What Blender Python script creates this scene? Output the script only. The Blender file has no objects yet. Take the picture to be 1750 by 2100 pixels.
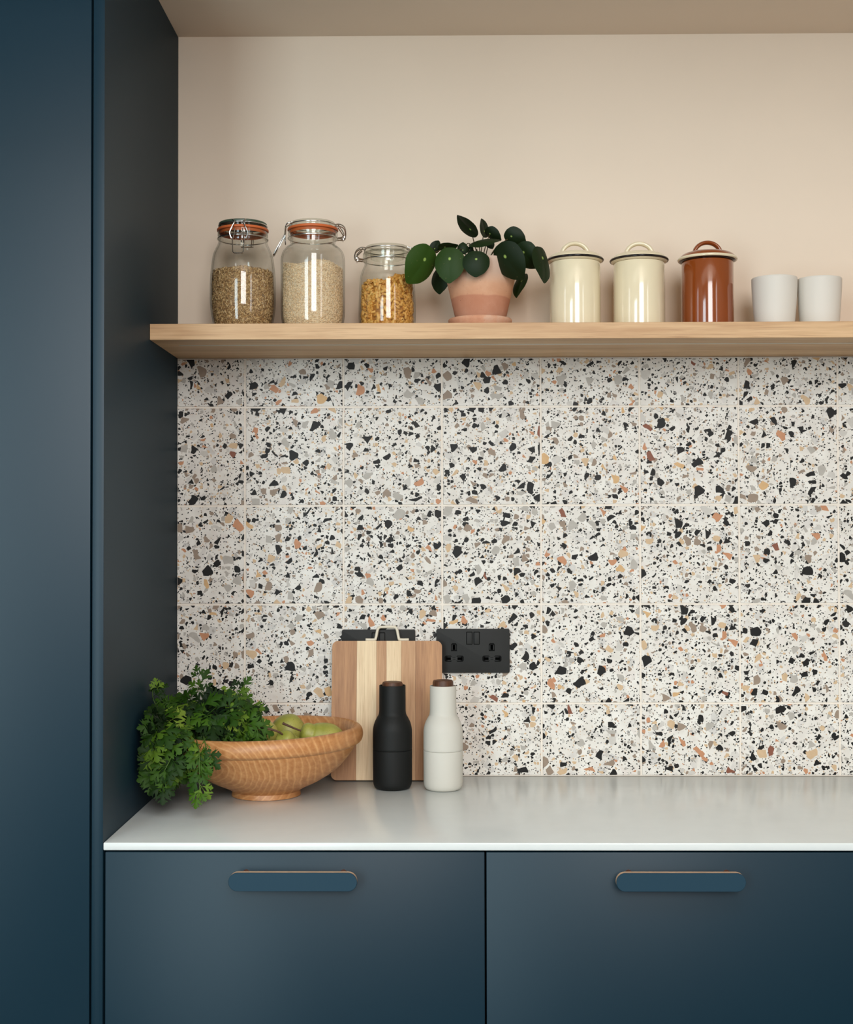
import bpy, bmesh, math, random
from mathutils import Vector, Matrix
import numpy as np

random.seed(7)
S = bpy.context.scene
COL = S.collection
PI = math.pi

# ------------------------------------------------------------------ camera
cam_d = bpy.data.cameras.new('camera')
cam_d.sensor_fit = 'HORIZONTAL'
cam_d.sensor_width = 36.0
cam_d.lens = 36.0 * 2766.394 / 1750.0
cam_d.clip_start = 0.05
cam = bpy.data.objects.new('camera', cam_d)
COL.objects.link(cam)
cam.matrix_world = Matrix(((0.99993568, 0.00214016, 0.01113797, 0.0),
                           (0.01117463, -0.01795627, -0.99977633, -2.76478),
                           (-0.00193969, 0.99983648, -0.01797903, 1.41),
                           (0, 0, 0, 1)))
S.camera = cam

# ------------------------------------------------------------------ sky, lamps, exposure
W = bpy.data.worlds.new('sky')
S.world = W
W.use_nodes = True
bg = W.node_tree.nodes['Background']
bg.inputs['Color'].default_value = (0.72, 0.86, 1.0, 1)
bg.inputs['Strength'].default_value = 1.0

def area(name, loc, target, sx, sy, power, color):
    l = bpy.data.lights.new(name, 'AREA')
    l.shape = 'RECTANGLE'
    l.size = sx
    l.size_y = sy
    l.energy = power
    l.color = color
    o = bpy.data.objects.new(name, l)
    COL.objects.link(o)
    o.location = loc
    d = (Vector(target) - Vector(loc)).normalized()
    o.rotation_euler = d.to_track_quat('-Z', 'Y').to_euler()
    return o

# daylight entering through the window openings of the room
area('daylight_window_left', (-2.56, -2.35, 2.05), (0, -2.35, 2.05), 0.4, 1.9, 7, (0.94, 0.97, 1.0))
area('daylight_garden_door', (-1.9, -5.16, 1.60), (-1.9, 0, 1.60), 1.2, 3.0, 108, (0.76, 0.94, 1.0))
area('daylight_high_window', (0.55, -5.16, 2.62), (0.45, 0, 2.2), 1.6, 2.0, 135, (1.0, 0.98, 0.96))
area('daylight_window_right', (2.56, -4.1, 2.2), (0, -4.1, 2.2), 0.8, 2.2, 22, (1.0, 0.98, 0.96))
area('daylight_rooflight', (0.1, -2.8, 3.69), (0.1, -2.75, 0), 2.2, 1.0, 26, (0.88, 0.96, 1.0))

S.view_settings.view_transform = 'Standard'
S.view_settings.look = 'None'
S.view_settings.gamma = 1.0
S.view_settings.use_curve_mapping = False
S.view_settings.exposure = -0.12
S.cycles.max_bounces = 10
S.cycles.diffuse_bounces = 5
S.cycles.glossy_bounces = 4
S.cycles.transmission_bounces = 6
S.cycles.transparent_max_bounces = 24
S.cycles.caustics_reflective = False
S.cycles.caustics_refractive = False
S.cycles.sample_clamp_indirect = 6.0

# ------------------------------------------------------------------ materials
def lin(c):
    r = []
    for v in c:
        v = v / 255.0
        r.append(v / 12.92 if v <= 0.04045 else ((v + 0.055) / 1.055) ** 2.4)
    return tuple(r) + (1.0,)

class NT:
    """small helper around a material node tree"""
    def __init__(s, name):
        s.m = bpy.data.materials.new(name)
        s.m.use_nodes = True
        s.t = s.m.node_tree
        s.b = s.t.nodes['Principled BSDF']
        s.out = s.t.nodes['Material Output']
    def n(s, typ, ins=None, **attr):
        nd = s.t.nodes.new(typ)
        for k, v in attr.items():
            setattr(nd, k, v)
        for k, v in (ins or {}).items():
            s.set(nd.inputs[k], v)
        return nd
    def set(s, sock, v):
        if hasattr(v, 'is_output'):
            s.t.links.new(v, sock)
        elif isinstance(v, bpy.types.Node):
            s.t.links.new(v.outputs[0], sock)
        else:
            sock.default_value = v
    def p(s, **k):
        for key, v in k.items():
            s.set(s.b.inputs[key.replace('_', ' ')], v)
    def coord(s, which='Object'):
        return s.n('ShaderNodeTexCoord').outputs[which]
    def mapping(s, vec, scale=(1, 1, 1), loc=(0, 0, 0), rot=(0, 0, 0)):
        return s.n('ShaderNodeMapping', {'Vector': vec, 'Scale': scale, 'Location': loc, 'Rotation': rot}).outputs[0]
    def noise(s, vec, scale, detail=3, rough=0.55, dist=0.0):
        return s.n('ShaderNodeTexNoise', {'Vector': vec, 'Scale': scale, 'Detail': detail, 'Roughness': rough, 'Distortion': dist})
    def ramp(s, fac, stops, interp='LINEAR'):
        nd = s.n('ShaderNodeValToRGB', {'Fac': fac})
        cr = nd.color_ramp
        cr.interpolation = interp
        while len(cr.elements) < len(stops):
            cr.elements.new(0.5)
        for e, (pos, c) in zip(cr.elements, stops):
            e.position = pos
            e.color = c if len(c) == 4 else tuple(c) + (1,)
        return nd.outputs[0]
    def mix(s, fac, a, b, blend='MIX'):
        nd = s.n('ShaderNodeMix', data_type='RGBA', blend_type=blend)
        s.set(nd.inputs[0], fac)
        s.set(nd.inputs[6], a)
        s.set(nd.inputs[7], b)
        return nd.outputs[2]
    def math(s, op, a, b=0.0, c=None):
        nd = s.n('ShaderNodeMath', operation=op)
        s.set(nd.inputs[0], a)
        s.set(nd.inputs[1], b)
        if c is not None:
            s.set(nd.inputs[2], c)
        return nd.outputs[0]
    def bump(s, h, strength=0.2, dist=0.001):
        s.p(Normal=s.n('ShaderNodeBump', {'Height': h, 'Strength': strength, 'Distance': dist}).outputs[0])

def plain(name, col, rough=0.5, metal=0.0, var=0.0, vscale=8.0, spec=0.5, bump=0.0, bscale=200, **k):
    t = NT(name)
    c = lin(col)
    t.p(Roughness=rough, Metallic=metal)
    t.b.inputs['Specular IOR Level'].default_value = spec
    vec = t.coord()
    if var > 0:
        nz = t.noise(vec, vscale)
        d = tuple(x * (1 - var) for x in c[:3]) + (1,)
        e = tuple(min(1, x * (1 + var)) for x in c[:3]) + (1,)
        t.p(Base_Color=t.ramp(nz.outputs[0], [(0.3, d), (0.7, e)]))
    else:
        t.p(Base_Color=c)
    if bump > 0:
        t.bump(t.noise(vec, bscale).outputs[0], bump)
    for kk, v in k.items():
        t.set(t.b.inputs[kk.replace('_', ' ')], v)
    return t.m

M = {}
M['wall'] = plain('pink_plaster_paint', (228, 211, 192), 0.85, var=0.015, vscale=3, spec=0.2, bump=0.04, bscale=90)
M['ceiling'] = plain('ceiling_paint', (238, 223, 206), 0.9, spec=0.15)
M['room'] = plain('room_paint', (152, 146, 136), 0.9, spec=0.15)
M['floor'] = plain('floor_boards', (66, 62, 58), 0.16, var=0.2, vscale=2)
M['grout'] = plain('grout', (229, 219, 207), 0.9, var=0.04, vscale=60, spec=0.1)
def lacquer():
    """satin lacquer: a diffuse coat under a soft sheen that stays modest at grazing angles"""
    t = NT('satin_blue_lacquer')
    t.t.nodes.remove(t.b)
    nz = t.noise(t.coord(), 2.0, 2)
    df = t.n('ShaderNodeBsdfDiffuse', {'Color': t.ramp(nz.outputs[0], [(0.3, lin((3, 37, 51))), (0.7, lin((5, 39, 53)))])})
    gl = t.n('ShaderNodeBsdfGlossy', {'Color': (1, 1, 1, 1), 'Roughness': 0.41})
    fac = t.math('MINIMUM', t.n('ShaderNodeFresnel', {'IOR': 1.37}), 0.08)
    mx = t.n('ShaderNodeMixShader', {0: fac, 1: df.outputs[0], 2: gl.outputs[0]})
    t.t.links.new(mx.outputs[0], t.out.inputs['Surface'])
    return t.m
M['blue'] = lacquer()
M['blueface'] = plain('blue_laminate', (27, 57, 73), 0.5, spec=0.25)
M['dark'] = plain('carcass_gap_shade', (20, 22, 24), 0.8, spec=0.1)  # near-black colour puts the shade of the front gaps into the carcass
M['quartz'] = plain('white_quartz', (218, 222, 220), 0.22, var=0.012, vscale=25, spec=0.5)
M['tan'] = plain('birch_edge', (205, 170, 140), 0.5, var=0.1, vscale=60)
M['copper'] = plain('copper_post', (170, 105, 75), 0.35, 0.8)
M['frame'] = plain('window_frame_white', (225, 225, 222), 0.4)
M['alu'] = plain('aluminium_strip', (205, 196, 180), 0.5, 0.0)
M['black'] = plain('black_mill', (17, 18, 17), 0.6, var=0.05, vscale=300, spec=0.28, bump=0.05, bscale=1500)
M['white'] = plain('ash_white_mill', (200, 196, 186), 0.6, var=0.01, spec=0.35, bump=0.04, bscale=1500)
M['cup'] = plain('matt_white_porcelain', (216, 211, 202), 0.55, spec=0.35)
M['creamenamel'] = plain('cream_enamel', (230, 217, 186), 0.12, var=0.01, vscale=20, spec=0.5, Coat_Weight=0.6, Coat_Roughness=0.05)
M['brownenamel'] = plain('brown_enamel', (136, 66, 24), 0.12, var=0.02, vscale=15, spec=0.5, Coat_Weight=0.7, Coat_Roughness=0.05)
M['darkenamel'] = plain('dark_enamel_edge', (34, 29, 28), 0.18, spec=0.5)
M['socket'] = plain('matt_black_plate', (40, 40, 39), 0.6, spec=0.25, var=0.04, vscale=60)
M['socketblack'] = plain('black_plastic', (6, 6, 6), 0.7, spec=0.1)
M['hole'] = plain('hole_shade_black', (4, 4, 4), 0.9, spec=0.0)  # black colour standing for the shade inside the pin holes
M['steel'] = plain('steel_wire', (200, 198, 194), 0.22, 1.0)
M['rubber'] = plain('orange_rubber', (205, 104, 54), 0.5, spec=0.4)
M['greencap'] = plain('green_cap', (62, 78, 60), 0.4)
M['creamwire'] = plain('cream_coated_wire', (214, 204, 184), 0.4)
M['soil'] = plain('potting_soil', (45, 34, 26), 0.95, var=0.4, vscale=120, bump=0.6, bscale=250)
M['petiole'] = plain('petiole', (74, 62, 34), 0.5, var=0.2, vscale=80)
M['pstem'] = plain('parsley_stem', (70, 96, 34), 0.5)
M['pearstem'] = plain('pear_stem', (84, 56, 38), 0.7, var=0.25, vscale=150, bump=0.3, bscale=300)

def glass_mat(name, tint, edge):
    t = NT(name)
    t.t.nodes.remove(t.b)
    lw = t.n('ShaderNodeLayerWeight', {'Blend': 0.32})
    col = t.ramp(lw.outputs['Facing'], [(0.0, tint), (0.55, tint), (0.86, edge), (1.0, edge)])
    tr = t.n('ShaderNodeBsdfTransparent', {'Color': col})
    gl = t.n('ShaderNodeBsdfGlossy', {'Color': (0.75, 0.75, 0.75, 1), 'Roughness': 0.05})
    back = t.n('ShaderNodeNewGeometry').outputs['Backfacing']
    ior = t.math('MULTIPLY_ADD', back, 1 / 1.5 - 1.5, 1.5)          # thin wall: the same reflection from either side
    fac = t.n('ShaderNodeFresnel', {'IOR': ior})
    mx = t.n('ShaderNodeMixShader', {0: fac, 1: tr.outputs[0], 2: gl.outputs[0]})
    t.t.links.new(mx.outputs[0], t.out.inputs['Surface'])
    return t.m
M['glass'] = glass_mat('jar_glass', (0.988, 0.988, 0.978, 1), (0.50, 0.53, 0.48, 1))
M['glasslid'] = glass_mat('jar_lid_glass', (0.90, 0.91, 0.88, 1), (0.34, 0.36, 0.31, 1))

def wood(name, c_dark, c_light, axis='X', scale=1.0, rough=0.45, contrast=(0.35, 0.65), pores=True, spec=0.4):
    t = NT(name)
    vec = t.coord()
    sc = {'X': (0.6, 9, 9), 'Z': (9, 9, 0.6), 'Y': (9, 0.6, 9)}[axis]
    sc = tuple(v * scale for v in sc)
    rnd = t.n('ShaderNodeObjectInfo').outputs['Random']
    off = t.n('ShaderNodeVectorMath', operation='SCALE')
    off.inputs[0].default_value = (13.0, 7.0, 5.0)
    t.set(off.inputs['Scale'], rnd)
    add = t.n('ShaderNodeVectorMath', {0: vec, 1: off.outputs[0]}, operation='ADD')
    mv = t.mapping(add.outputs[0], scale=sc)
    warp = t.noise(mv, 1.2, 4, 0.6, 0.6)
    fine = t.noise(t.mapping(add.outputs[0], scale=tuple(v * 7 for v in sc)), 1.6, 3, 0.6)
    v = t.math('ADD', t.math('MULTIPLY', warp.outputs[0], 0.65), t.math('MULTIPLY', fine.outputs[0], 0.35))
    col = t.ramp(v, [(contrast[0], lin(c_dark)), (contrast[1], lin(c_light))])
    if pores:
        pr = t.noise(t.mapping(add.outputs[0], scale=tuple(q * (26 if q > 5 * scale else 9) for q in sc)), 1.5, 2, 0.5)
        pm = t.ramp(pr.outputs[0], [(0.30, (0.72, 0.66, 0.60)), (0.44, (1, 1, 1))])
        col = t.mix(0.7, col, pm, 'MULTIPLY')
    t.p(Base_Color=col, Roughness=rough)
    t.b.inputs['Specular IOR Level'].default_value = spec
    t.bump(fine.outputs[0], 0.08, 0.0005)
    return t.m

M['oak'] = wood('light_oak', (184, 142, 100), (221, 185, 142), 'X', 1.3, 0.5)
M['walnut'] = wood('walnut_cap', (48, 28, 18), (104, 64, 40), 'Z', 4, 0.5)
M['stave_brown'] = wood('acacia_brown', (128, 82, 50), (196, 146, 100), 'Z', 2.0, 0.5, (0.3, 0.7))
M['stave_pale'] = wood('acacia_pale', (204, 170, 130), (236, 212, 174), 'Z', 2.0, 0.5, (0.3, 0.7))
M['stave_tan'] = wood('acacia_tan', (160, 112, 74), (212, 170, 126), 'Z', 2.0, 0.5, (0.3, 0.7))

def bowl_wood():
    t = NT('turned_ash_bowl')
    vec = t.coord()
    nz = t.noise(vec, 7.0, 2, 0.5)
    sub = t.n('ShaderNodeVectorMath', {0: nz.outputs['Color'], 1: (0.5, 0.5, 0.5)}, operation='SUBTRACT')
    scl = t.n('ShaderNodeVectorMath', {0: sub.outputs[0]}, operation='SCALE')
    scl.inputs['Scale'].default_value = 0.055
    add = t.n('ShaderNodeVectorMath', {0: vec, 1: scl.outputs[0]}, operation='ADD')
    mp = t.mapping(add.outputs[0], scale=(1.0, 0.22, 1.25), loc=(0.085, 0.0, -0.085))
    w = t.n('ShaderNodeTexWave', {'Vector': mp, 'Scale': 27.0, 'Distortion': 0.8, 'Detail': 2.0, 'Detail Scale': 0.6}, wave_type='RINGS', rings_direction='Y', wave_profile='SAW')
    fine = t.noise(t.mapping(vec, scale=(30, 4, 30)), 4, 3, 0.6)
    big = t.noise(vec, 5, 2)
    base = t.ramp(w.outputs[0], [(0.0, lin((190, 128, 74))), (0.62, lin((182, 118, 64))), (0.86, lin((214, 158, 102))), (1.0, lin((198, 138, 84)))])
    col = t.mix(0.35, base, t.ramp(fine.outputs[0], [(0.3, lin((150, 98, 56))), (0.7, lin((218, 170, 118)))]), 'MIX')
    col = t.mix(0.5, col, t.ramp(big.outputs[0], [(0.3, (0.82, 0.78, 0.74)), (0.7, (1, 1, 1))]), 'MULTIPLY')
    t.p(Base_Color=col, Roughness=0.42)
    t.bump(w.outputs[0], 0.05, 0.0004)
    return t.m
M['bowl'] = bowl_wood()

def terrazzo():
    """printed terrazzo: four sizes of angular chips in a white ground, cut differently on every tile"""
    t = NT('terrazzo_tile')
    vec = t.coord()
    rnd = t.n('ShaderNodeObjectInfo').outputs['Random']
    comb = t.n('ShaderNodeCombineXYZ', {0: t.math('MULTIPLY', rnd, 37.0), 1: 0.0, 2: t.math('MULTIPLY', rnd, 91.0)})
    v0 = t.n('ShaderNodeVectorMath', {0: vec, 1: comb.outputs[0]}, operation='ADD').outputs[0]
    sx = t.n('ShaderNodeSeparateXYZ', {0: v0})
    flat = t.n('ShaderNodeCombineXYZ', {0: sx.outputs[0], 1: sx.outputs[2], 2: 0.0}).outputs[0]
    ground = t.ramp(t.noise(flat, 30, 3).outputs[0], [(0.35, lin((214, 208, 200))), (0.65, lin((227, 223, 216)))])
    col = ground
    taken = [None]
    def chips(col, scale, seed, density, lo, hi, stops, warp=0.42, edge=0.03):
        off = t.n('ShaderNodeVectorMath', {0: flat, 1: (seed * 3.71, seed * 1.93, 0)}, operation='ADD').outputs[0]
        wn = t.noise(off, scale * 1.0, 1, 0.5)
        wsub = t.n('ShaderNodeVectorMath', {0: wn.outputs['Color'], 1: (0.5, 0.5, 0.5)}, operation='SUBTRACT')
        wsc = t.n('ShaderNodeVectorMath', {0: wsub.outputs[0]}, operation='SCALE')
        wsc.inputs['Scale'].default_value = warp / scale
        pos = t.n('ShaderNodeVectorMath', {0: off, 1: wsc.outputs[0]}, operation='ADD').outputs[0]
        vf = t.n('ShaderNodeTexVoronoi', {'Vector': pos, 'Scale': scale, 'Randomness': 1.0}, voronoi_dimensions='2D', feature='F1')
        ve = t.n('ShaderNodeTexVoronoi', {'Vector': pos, 'Scale': scale, 'Randomness': 1.0}, voronoi_dimensions='2D', feature='DISTANCE_TO_EDGE')
        cs = t.n('ShaderNodeSeparateColor', {0: vf.outputs['Color']})
        r, g, b = cs.outputs[0], cs.outputs[1], cs.outputs[2]
        present = t.math('LESS_THAN', r, density)
        thr = t.math('MULTIPLY_ADD', b, hi - lo, lo)
        inside = t.math('GREATER_THAN', ve.outputs[0], thr)
        rad = t.math('LESS_THAN', vf.outputs['Distance'], t.math('MULTIPLY_ADD', b, -0.30, 0.66))
        m = t.math('MULTIPLY', t.math('MULTIPLY', present, inside), rad)
        cc = t.ramp(g, stops, 'CONSTANT')
        tone = t.noise(off, scale * 1.5, 2)
        cc = t.mix(0.35, cc, t.ramp(tone.outputs[0], [(0.3, (0.7, 0.68, 0.66)), (0.7, (1, 1, 1))]), 'MULTIPLY')
        if seed > 1:                      # a chip never lies across another one
            if taken[0] is None:
                taken[0] = m
            else:
                m = t.math('MULTIPLY', m, t.math('SUBTRACT', 1.0, taken[0]))
                taken[0] = t.math('MAXIMUM', taken[0], m)
        return t.mix(m, col, cc)
    BK = lin((24, 23, 22)); BK2 = lin((38, 35, 33)); GR = lin((178, 172, 164)); GR2 = lin((200, 195, 188))
    TP = lin((150, 132, 116)); BE = lin((205, 176, 142)); OR = lin((192, 138, 104)); RD = lin((134, 84, 66)); SA = lin((208, 170, 124))
    # pale ghost chips
    col = chips(col, 48, 1, 0.36, 0.05, 0.22, [(0.0, lin((214, 209, 203))), (0.5, lin((224, 217, 210))), (0.8, lin((206, 202, 197)))])
    # large chips
    col = chips(col, 50, 2, 0.29, 0.10, 0.30, [(0.0, BK), (0.34, GR), (0.52, TP), (0.65, BE), (0.75, GR2), (0.87, OR), (0.93, RD), (0.96, SA)])
    # medium chips
    col = chips(col, 88, 3, 0.26, 0.08, 0.32, [(0.0, BK), (0.42, TP), (0.55, BE), (0.66, GR), (0.80, BK2), (0.88, OR), (0.94, GR2)])
    col = chips(col, 150, 4, 0.22, 0.06, 0.32, [(0.0, BK), (0.48, BE), (0.62, GR), (0.74, TP), (0.84, BK2), (0.93, OR)])
    # specks
    col = chips(col, 330, 5, 0.22, 0.04, 0.28, [(0.0, BK), (0.55, TP), (0.70, BK2), (0.86, BE)])
    t.p(Base_Color=col, Roughness=0.5)
    t.b.inputs['Specular IOR Level'].default_value = 0.22
    return t.m
M['tile'] = terrazzo()

def terracotta(name, band=True):
    t = NT(name)
    vec = t.coord()
    n1 = t.noise(vec, 22, 5, 0.65)
    n2 = t.noise(vec, 260, 2, 0.5)
    col = t.ramp(n1.outputs[0], [(0.32, lin((198, 138, 108))), (0.52, lin((208, 156, 126))), (0.72, lin((212, 180, 158)))])
    if band:
        z = t.n('ShaderNodeSeparateXYZ', {0: vec}).outputs[2]
        zw = t.math('ADD', z, t.math('MULTIPLY', t.math('SUBTRACT', t.noise(vec, 14, 3).outputs[0], 0.5), 0.012))
        col = t.mix(0.85, col, t.ramp(t.math('MULTIPLY', zw, 7.0), [(0.0, lin((196, 142, 116))), (0.30, lin((192, 132, 104))), (0.40, lin((194, 134, 106))), (0.415, lin((214, 162, 128))), (0.56, lin((216, 168, 136))), (0.70, lin((208, 180, 160))), (0.90, lin((210, 188, 172)))]))
        col = t.mix(0.55, col, t.ramp(n1.outputs[0], [(0.4, (0.9, 0.86, 0.84)), (0.62, (1, 1, 1)), (0.7, (1.12, 1.14, 1.15))]), 'MULTIPLY')
    sp = t.ramp(n2.outputs[0], [(0.22, lin((96, 60, 44))), (0.27, (1, 1, 1))])
    col = t.mix(0.8, col, sp, 'MULTIPLY')
    t.p(Base_Color=col, Roughness=0.85)
    t.b.inputs['Specular IOR Level'].default_value = 0.25
    t.bump(t.noise(vec, 300, 3).outputs[0], 0.12, 0.0006)
    return t.m
M['pot'] = terracotta('weathered_terracotta')
M['saucer'] = terracotta('terracotta_saucer', False)

def pilea_leaf():
    t = NT('pilea_leaf')
    vec = t.coord()
    rnd = t.n('ShaderNodeObjectInfo').outputs['Random']
    g = t.ramp(rnd, [(0.0, lin((15, 30, 7))), (0.5, lin((18, 37, 8))), (0.85, lin((24, 46, 10))), (1.0, lin((50, 80, 16)))])
    d = t.n('ShaderNodeVectorMath', {0: vec, 1: (0, -0.32, 0)}, operation='DISTANCE').outputs['Value']
    spot = t.ramp(d, [(0.0, (1, 1, 1)), (0.05, (1, 1, 1)), (0.11, (0, 0, 0))])
    col = t.mix(spot, g, lin((150, 176, 90)))
    nv = t.noise(t.mapping(vec, scale=(1.2, 2.2, 1)), 3.2, 4, 0.7)
    off = t.math('ADD', nv.outputs[0], t.math('MULTIPLY', rnd, 0.02))
    scar = t.ramp(off, [(0.70, (0, 0, 0)), (0.73, (1, 1, 1))])
    col = t.mix(t.math('MULTIPLY', scar, 0.7), col, lin((150, 128, 92)))
    geo = t.n('ShaderNodeNewGeometry')
    under = t.mix(0.6, col, lin((116, 132, 88)))
    col = t.mix(geo.outputs['Backfacing'], col, under)
    t.p(Base_Color=col, Roughness=0.58)
    t.b.inputs['Specular IOR Level'].default_value = 0.24
    return t.m
M['pilea'] = pilea_leaf()

def parsley_mat(name, dark=False):
    t = NT(name)
    vec = t.coord()
    rnd = t.n('ShaderNodeObjectInfo').outputs['Random']
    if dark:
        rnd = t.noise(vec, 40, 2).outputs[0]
        st = [(0.3, lin((8, 22, 4))), (0.6, lin((14, 34, 8))), (0.75, lin((24, 48, 12)))]  # very dark greens paint in the shade deep inside the bunch
    else:
        st = [(0.0, lin((16, 38, 4))), (0.4, lin((34, 64, 7))), (0.75, lin((56, 88, 14))), (0.93, lin((92, 118, 34))), (1.0, lin((122, 142, 54)))]
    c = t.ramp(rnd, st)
    c = t.mix(0.5, c, t.ramp(t.noise(vec, 160, 3).outputs[0], [(0.3, (0.75, 0.8, 0.7)), (0.7, (1.1, 1.1, 1.1))]), 'MULTIPLY')
    t.p(Base_Color=c, Roughness=0.6)
    t.b.inputs['Specular IOR Level'].default_value = 0.2
    return t.m
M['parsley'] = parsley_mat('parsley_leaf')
M['parsleyshade'] = parsley_mat('parsley_inner_shade', True)

def pear_mat():
    t = NT('pear_skin')
    vec = t.coord()
    rnd = t.n('ShaderNodeObjectInfo').outputs['Random']
    a = t.ramp(rnd, [(0.0, lin((126, 132, 44))), (0.5, lin((146, 146, 58))), (1.0, lin((178, 166, 74)))])
    col = t.mix(t.ramp(t.noise(vec, 25, 3).outputs[0], [(0.35, (0, 0, 0)), (0.7, (1, 1, 1))]), a, lin((176, 170, 88)))
    sp = t.ramp(t.noise(vec, 420, 1).outputs[0], [(0.27, lin((110, 96, 50))), (0.34, (1, 1, 1))])
    col = t.mix(0.5, col, sp, 'MULTIPLY')
    t.p(Base_Color=col, Roughness=0.45)
    return t.m
M['pear'] = pear_mat()

def grain_mat(name, stops):
    t = NT(name)
    vec = t.coord()
    isl = t.n('ShaderNodeNewGeometry').outputs['Random Per Island']
    t.p(Base_Color=t.ramp(isl, stops), Roughness=0.55)
    return t.m
M['brownrice'] = grain_mat('brown_rice', [(0.0, lin((122, 90, 56))), (0.35, lin((172, 136, 90))), (0.8, lin((204, 170, 120))), (1.0, lin((220, 190, 144)))])
M['whiterice'] = grain_mat('pale_rice', [(0.0, lin((204, 172, 132))), (0.3, lin((238, 208, 166))), (0.9, lin((246, 224, 188))), (1.0, lin((206, 164, 116)))])
M['pasta'] = grain_mat('dry_pasta', [(0.0, lin((204, 142, 58))), (0.5, lin((220, 164, 78))), (1.0, lin((232, 184, 104)))])

# ------------------------------------------------------------------ mesh helpers
def finish(name, bm, mat, parent=None, smooth=None, loc=None, rot=None):
    me = bpy.data.meshes.new(name)
    bm.to_mesh(me)
    bm.free()
    for mm in (mat if isinstance(mat, (list, tuple)) else [mat]):
        me.materials.append(mm)
    if smooth is not None:
        me.polygons.foreach_set('use_smooth', [True] * len(me.polygons))
        if smooth < 179:
            me.set_sharp_from_angle(angle=math.radians(smooth))
    return link(name, me, parent, loc, rot)

def link(name, me, parent=None, loc=None, rot=None):
    o = bpy.data.objects.new(name, me)
    COL.objects.link(o)
    if parent is not None:
        o.parent = parent
    if loc is not None:
        o.location = loc
    if rot is not None:
        o.rotation_euler = rot
    return o

def thing(name, label, cat, loc=(0, 0, 0), rot=(0, 0, 0), group=None):
    o = bpy.data.objects.new(name, None)
    o.empty_display_size = 0.05
    COL.objects.link(o)
    o.location = loc
    o.rotation_euler = rot
    return tag(o, label, cat, group)

def tag(o, label, cat, group=None, kind=None):
    o['label'] = label
    o['category'] = cat
    if group:
        o['group'] = group
    if kind:
        o['kind'] = kind
    return o

def structure(o):
    o['kind'] = 'structure'
    return o

def box(bm, x0, x1, y0, y1, z0, z1, bev=0.0, seg=2):
    r = bmesh.ops.create_cube(bm, size=1.0)
    vs = r['verts']
    for v in vs:
        v.co = Vector((x0 + (v.co.x + .5) * (x1 - x0), y0 + (v.co.y + .5) * (y1 - y0), z0 + (v.co.z + .5) * (z1 - z0)))
    if bev > 0:
        es = list({e for v in vs for e in v.link_edges})
        bmesh.ops.bevel(bm, geom=es, offset=bev, segments=seg, profile=0.5, affect='EDGES')

def boxobj(name, mat, parent, x0, x1, y0, y1, z0, z1, bev=0.0, seg=2):
    bm = bmesh.new()
    box(bm, x0, x1, y0, y1, z0, z1, bev, seg)
    return finish(name, bm, mat, parent, 40 if bev else None)

def lathe(bm, prof, seg=64, c=(0, 0, 0)):
    """profile of (r, z), revolved about the vertical axis"""
    rings = []
    for r, z in prof:
        if r <= 1e-6:
            rings.append([bm.verts.new((c[0], c[1], c[2] + z))])
        else:
            rings.append([bm.verts.new((c[0] + r * math.cos(2 * PI * i / seg), c[1] + r * math.sin(2 * PI * i / seg), c[2] + z)) for i in range(seg)])
    for a, b in zip(rings, rings[1:]):
        if len(a) == 1 and len(b) == 1:
            continue
        for i in range(seg):
            j = (i + 1) % seg
            if len(a) == 1:
                bm.faces.new((a[0], b[j], b[i]))
            elif len(b) == 1:
                bm.faces.new((a[i], a[j], b[0]))
            else:
                bm.faces.new((a[i], a[j], b[j], b[i]))

def smoothprof(pts, n=6):
    """Catmull-Rom through profile points"""
    out = []
    P = [pts[0]] + list(pts) + [pts[-1]]
    for i in range(1, len(P) - 2):
        p0, p1, p2, p3 = [Vector((*q, 0)) for q in P[i - 1:i + 3]]
        for k in range(n):
            t = k / n
            q = 0.5 * ((2 * p1) + (p2 - p0) * t + (2 * p0 - 5 * p1 + 4 * p2 - p3) * t * t + (3 * p1 - p0 - 3 * p2 + p3) * t ** 3)
            out.append((max(0, q.x), q.y))
    out.append(pts[-1])
    return out

def spline(pts, n=6):
    out = []
    pts = [Vector(p) for p in pts]
    P = [pts[0]] + pts + [pts[-1]]
    for i in range(1, len(P) - 2):
        p0, p1, p2, p3 = P[i - 1:i + 3]
        for k in range(n):
            t = k / n
            out.append(0.5 * ((2 * p1) + (p2 - p0) * t + (2 * p0 - 5 * p1 + 4 * p2 - p3) * t * t + (3 * p1 - p0 - 3 * p2 + p3) * t ** 3))
    out.append(pts[-1])
    return out

def tube(bm, pts, r, seg=8, cap=True, closed=False):
    pts = [Vector(p) for p in pts]
    n = len(pts)
    rad = r if callable(r) else (lambda t: r)
    prev = None
    rings = []
    for i, p in enumerate(pts):
        if closed:
            tan = (pts[(i + 1) % n] - pts[i - 1]).normalized()
        else:
            tan = (pts[min(i + 1, n - 1)] - pts[max(i - 1, 0)]).normalized()
        if prev is None:
            ref = Vector((0, 0, 1)) if abs(tan.z) < 0.9 else Vector((1, 0, 0))
            u = tan.cross(ref).normalized()
        else:
            u = (prev - tan * prev.dot(tan))
            u = u.normalized() if u.length > 1e-9 else tan.orthogonal().normalized()
        prev = u
        w = tan.cross(u)
        rr = rad(i / max(1, n - 1))
        rings.append([bm.verts.new(p + (u * math.cos(2 * PI * k / seg) + w * math.sin(2 * PI * k / seg)) * rr) for k in range(seg)])
    m = n if closed else n - 1
    for i in range(m):
        a, b = rings[i], rings[(i + 1) % n]
        for k in range(seg):
            bm.faces.new((a[k], a[(k + 1) % seg], b[(k + 1) % seg], b[k]))
    if cap and not closed:
        bm.faces.new(rings[0][::-1])
        bm.faces.new(rings[-1])

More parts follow.
